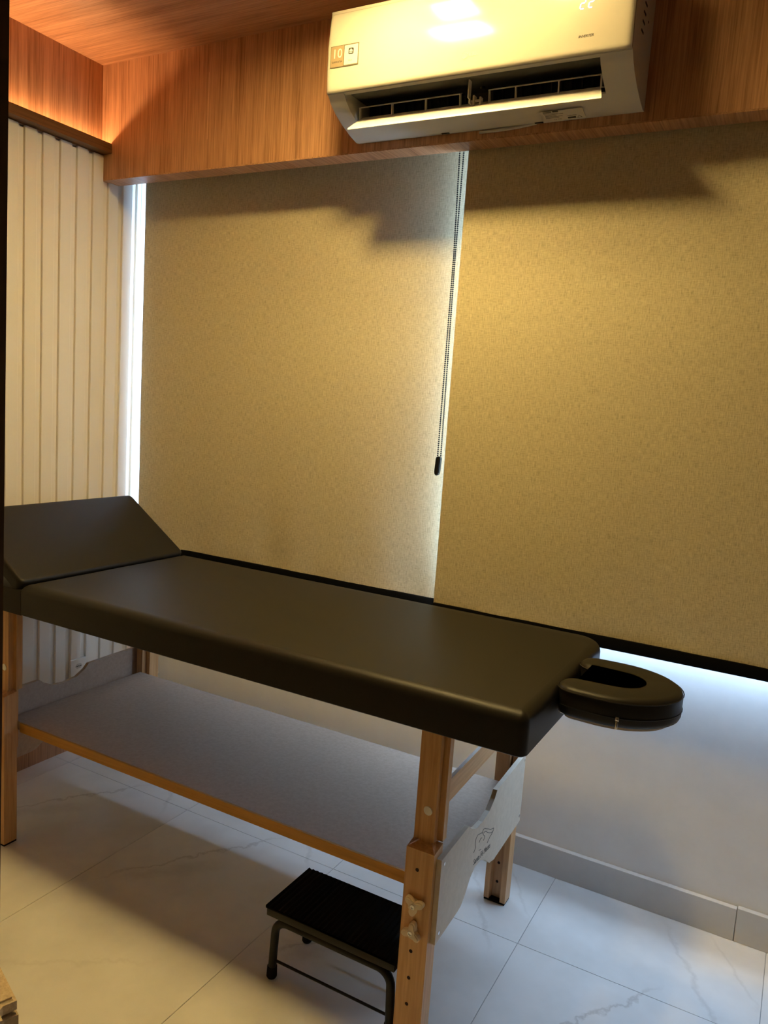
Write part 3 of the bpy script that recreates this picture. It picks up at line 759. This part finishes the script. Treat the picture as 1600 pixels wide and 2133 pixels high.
for y in (-0.632, -0.43):
    bm = bmesh.new(); cyl(bm, (2.006, y, 0.782), (1, 0, 0), 0.0055, 0.09, 14); obj('cradle_rod', bm, M_chrome, fcr, smooth=True)
    bm = bmesh.new(); ring(bm, (2.0115, y, 0.790), (1, 0, 0), 0.011, 0.004, 0.0025, 20); obj('socket_ring', bm, M_chrome, mt, smooth=True)
    bm = bmesh.new(); cyl(bm, (2.0112, y, 0.790), (1, 0, 0), 0.0072, 0.0012, 16); obj('socket_hole', bm, M_hole, mt)

# ------------------------------------------------------------------ step stool
ss = thing('step_stool', 'low black steel step stool with ribbed rubber top under the table', 'step stool', (1.583, -0.775, 0))
SX0, SX1, SY0, SY1 = 1.402, 1.764, -0.864, -0.674
box('platform', SX0+0.002, SX1-0.002, SY0+0.002, SY1-0.002, 0.170, 0.190, M_blackpaint, ss, 0.002)
bm = bmesh.new(); n = 208; top = []
for i in range(n+1):
    x = SX0 + (SX1-SX0)*i/n; top.append((x, 0.1955 + 0.0017*math.cos(2*math.pi*i/8)))
prism(bm, [(SX0, 0.1902)] + top + [(SX1, 0.1902)], 'y', SY0, SY1)
bmesh.ops.triangulate(bm, faces=[f for f in bm.faces if len(f.verts) > 4])
obj('rubber_mat', bm, M_rubber, ss, label='ribbed black rubber tread')
for y in (-0.848, -0.692):
    xl, xr, r = 1.4235, 1.7495, 0.036
    pts = [(xl-0.004, y, 0.02), (xl-0.002, y, 0.08)] + [(xl + r - r*math.cos(a), y, 0.158 - r + r*math.sin(a)) for a in [math.pi/2*i/7 for i in range(8)]]
    pts += [(xr - r + r*math.sin(a), y, 0.158 - r + r*math.cos(a)) for a in [math.pi/2*i/7 for i in range(8)]] + [(xr+0.002, y, 0.08), (xr+0.004, y, 0.02)]
    bm = bmesh.new(); tube(bm, pts, 0.0105, 14); lf = obj('leg_frame', bm, M_blackpaint, ss, smooth=True)
    for x in (xl-0.004, xr+0.004):
        bm = bmesh.new(); tube(bm, [(x, y, 0.0), (x, y, 0.004), (x, y, 0.030)], [0.0115, 0.0135, 0.0125], 14); obj('rubber_foot', bm, M_rubber, lf, smooth=True)
    bm = bmesh.new(); tube(bm, [(xl-0.002, y, 0.048), (xr+0.002, y, 0.048)], 0.0034, 8); obj('cross_rod', bm, M_blackpaint, ss, smooth=True)
for x in (1.44, 1.733):
    bm = bmesh.new(); tube(bm, [(x, -0.848, 0.1585), (x, -0.692, 0.1585)], 0.007, 10); obj('side_bar', bm, M_blackpaint, ss, smooth=True)

# ------------------------------------------------------------------ wall socket
po_ = thing('power_outlet', 'white double power outlet plate on the fluted wall panel', 'power outlet', (0.014, -0.272, 0.262))
bm = bmesh.new(); bx(bm, 0.0141, 0.023, -0.309, -0.236, 0.262, 0.367, 0.002); obj('plate', bm, M_white, po_, smooth=True)
for z in (0.338, 0.290):
    bm = bmesh.new(); hexa = [(-0.2725+0.017*math.cos(a)*1.0, z+0.0115*math.sin(a)) for a in [math.pi/3*i for i in range(6)]]
    prism(bm, hexa, 'x', 0.0228, 0.0236); s_ = obj('socket', bm, M_acside, po_)
    for dy in (-0.0085, 0, 0.0085):
        bm = bmesh.new(); cyl(bm, (0.0235, -0.2725+dy, z), (1, 0, 0), 0.0024, 0.0008, 10); obj('pin_hole', bm, M_slot, s_)

# ------------------------------------------------------------------ beige upholstered pouf in the near left corner
pf = thing('pouf', 'beige linen upholstered pouf cut off at the bottom left corner', 'pouf', (1.12, -1.67, 0))
d1 = Vector((-0.94, 0.342, 0)); d2 = Vector((-0.342, -0.94, 0)); c0 = Vector((1.425, -1.558, 0))
def pouf_part(name, ins, z0, z1, m, bev):
    bm = bmesh.new(); pts = []
    for a, b in ((ins, ins), (0.45-ins, ins), (0.45-ins, 0.36-ins), (ins, 0.36-ins)): pts.append((c0 + d1*a + d2*b)[:2])
    prism(bm, pts, 'z', z0, z1)
    vert = [e for e in bm.edges if abs(e.verts[0].co.z-e.verts[1].co.z) > 1e-4]
    bmesh.ops.bevel(bm, geom=vert, offset=0.03, segments=5, affect='EDGES')
    hor = [e for e in bm.edges if abs(e.verts[0].co.z-e.verts[1].co.z) < 1e-6]
    bmesh.ops.bevel(bm, geom=hor, offset=bev, segments=3, affect='EDGES')
    return obj(name, bm, m, pf, smooth=40)
pouf_part('cushion', 0.0, 0.392, 0.42, M_beige, 0.006); pouf_part('body', -0.002, 0.04, 0.3915, M_beige_shaded, 0.003)
for a, b in ((0.05, 0.05), (0.40, 0.05), (0.40, 0.31), (0.05, 0.31)):
    p = c0 + d1*a + d2*b; bm = bmesh.new(); cyl(bm, (p.x, p.y, 0.0), (0, 0, 1), 0.016, 0.041, 14, 0.02); obj('foot', bm, M_jamb, pf, smooth=True)
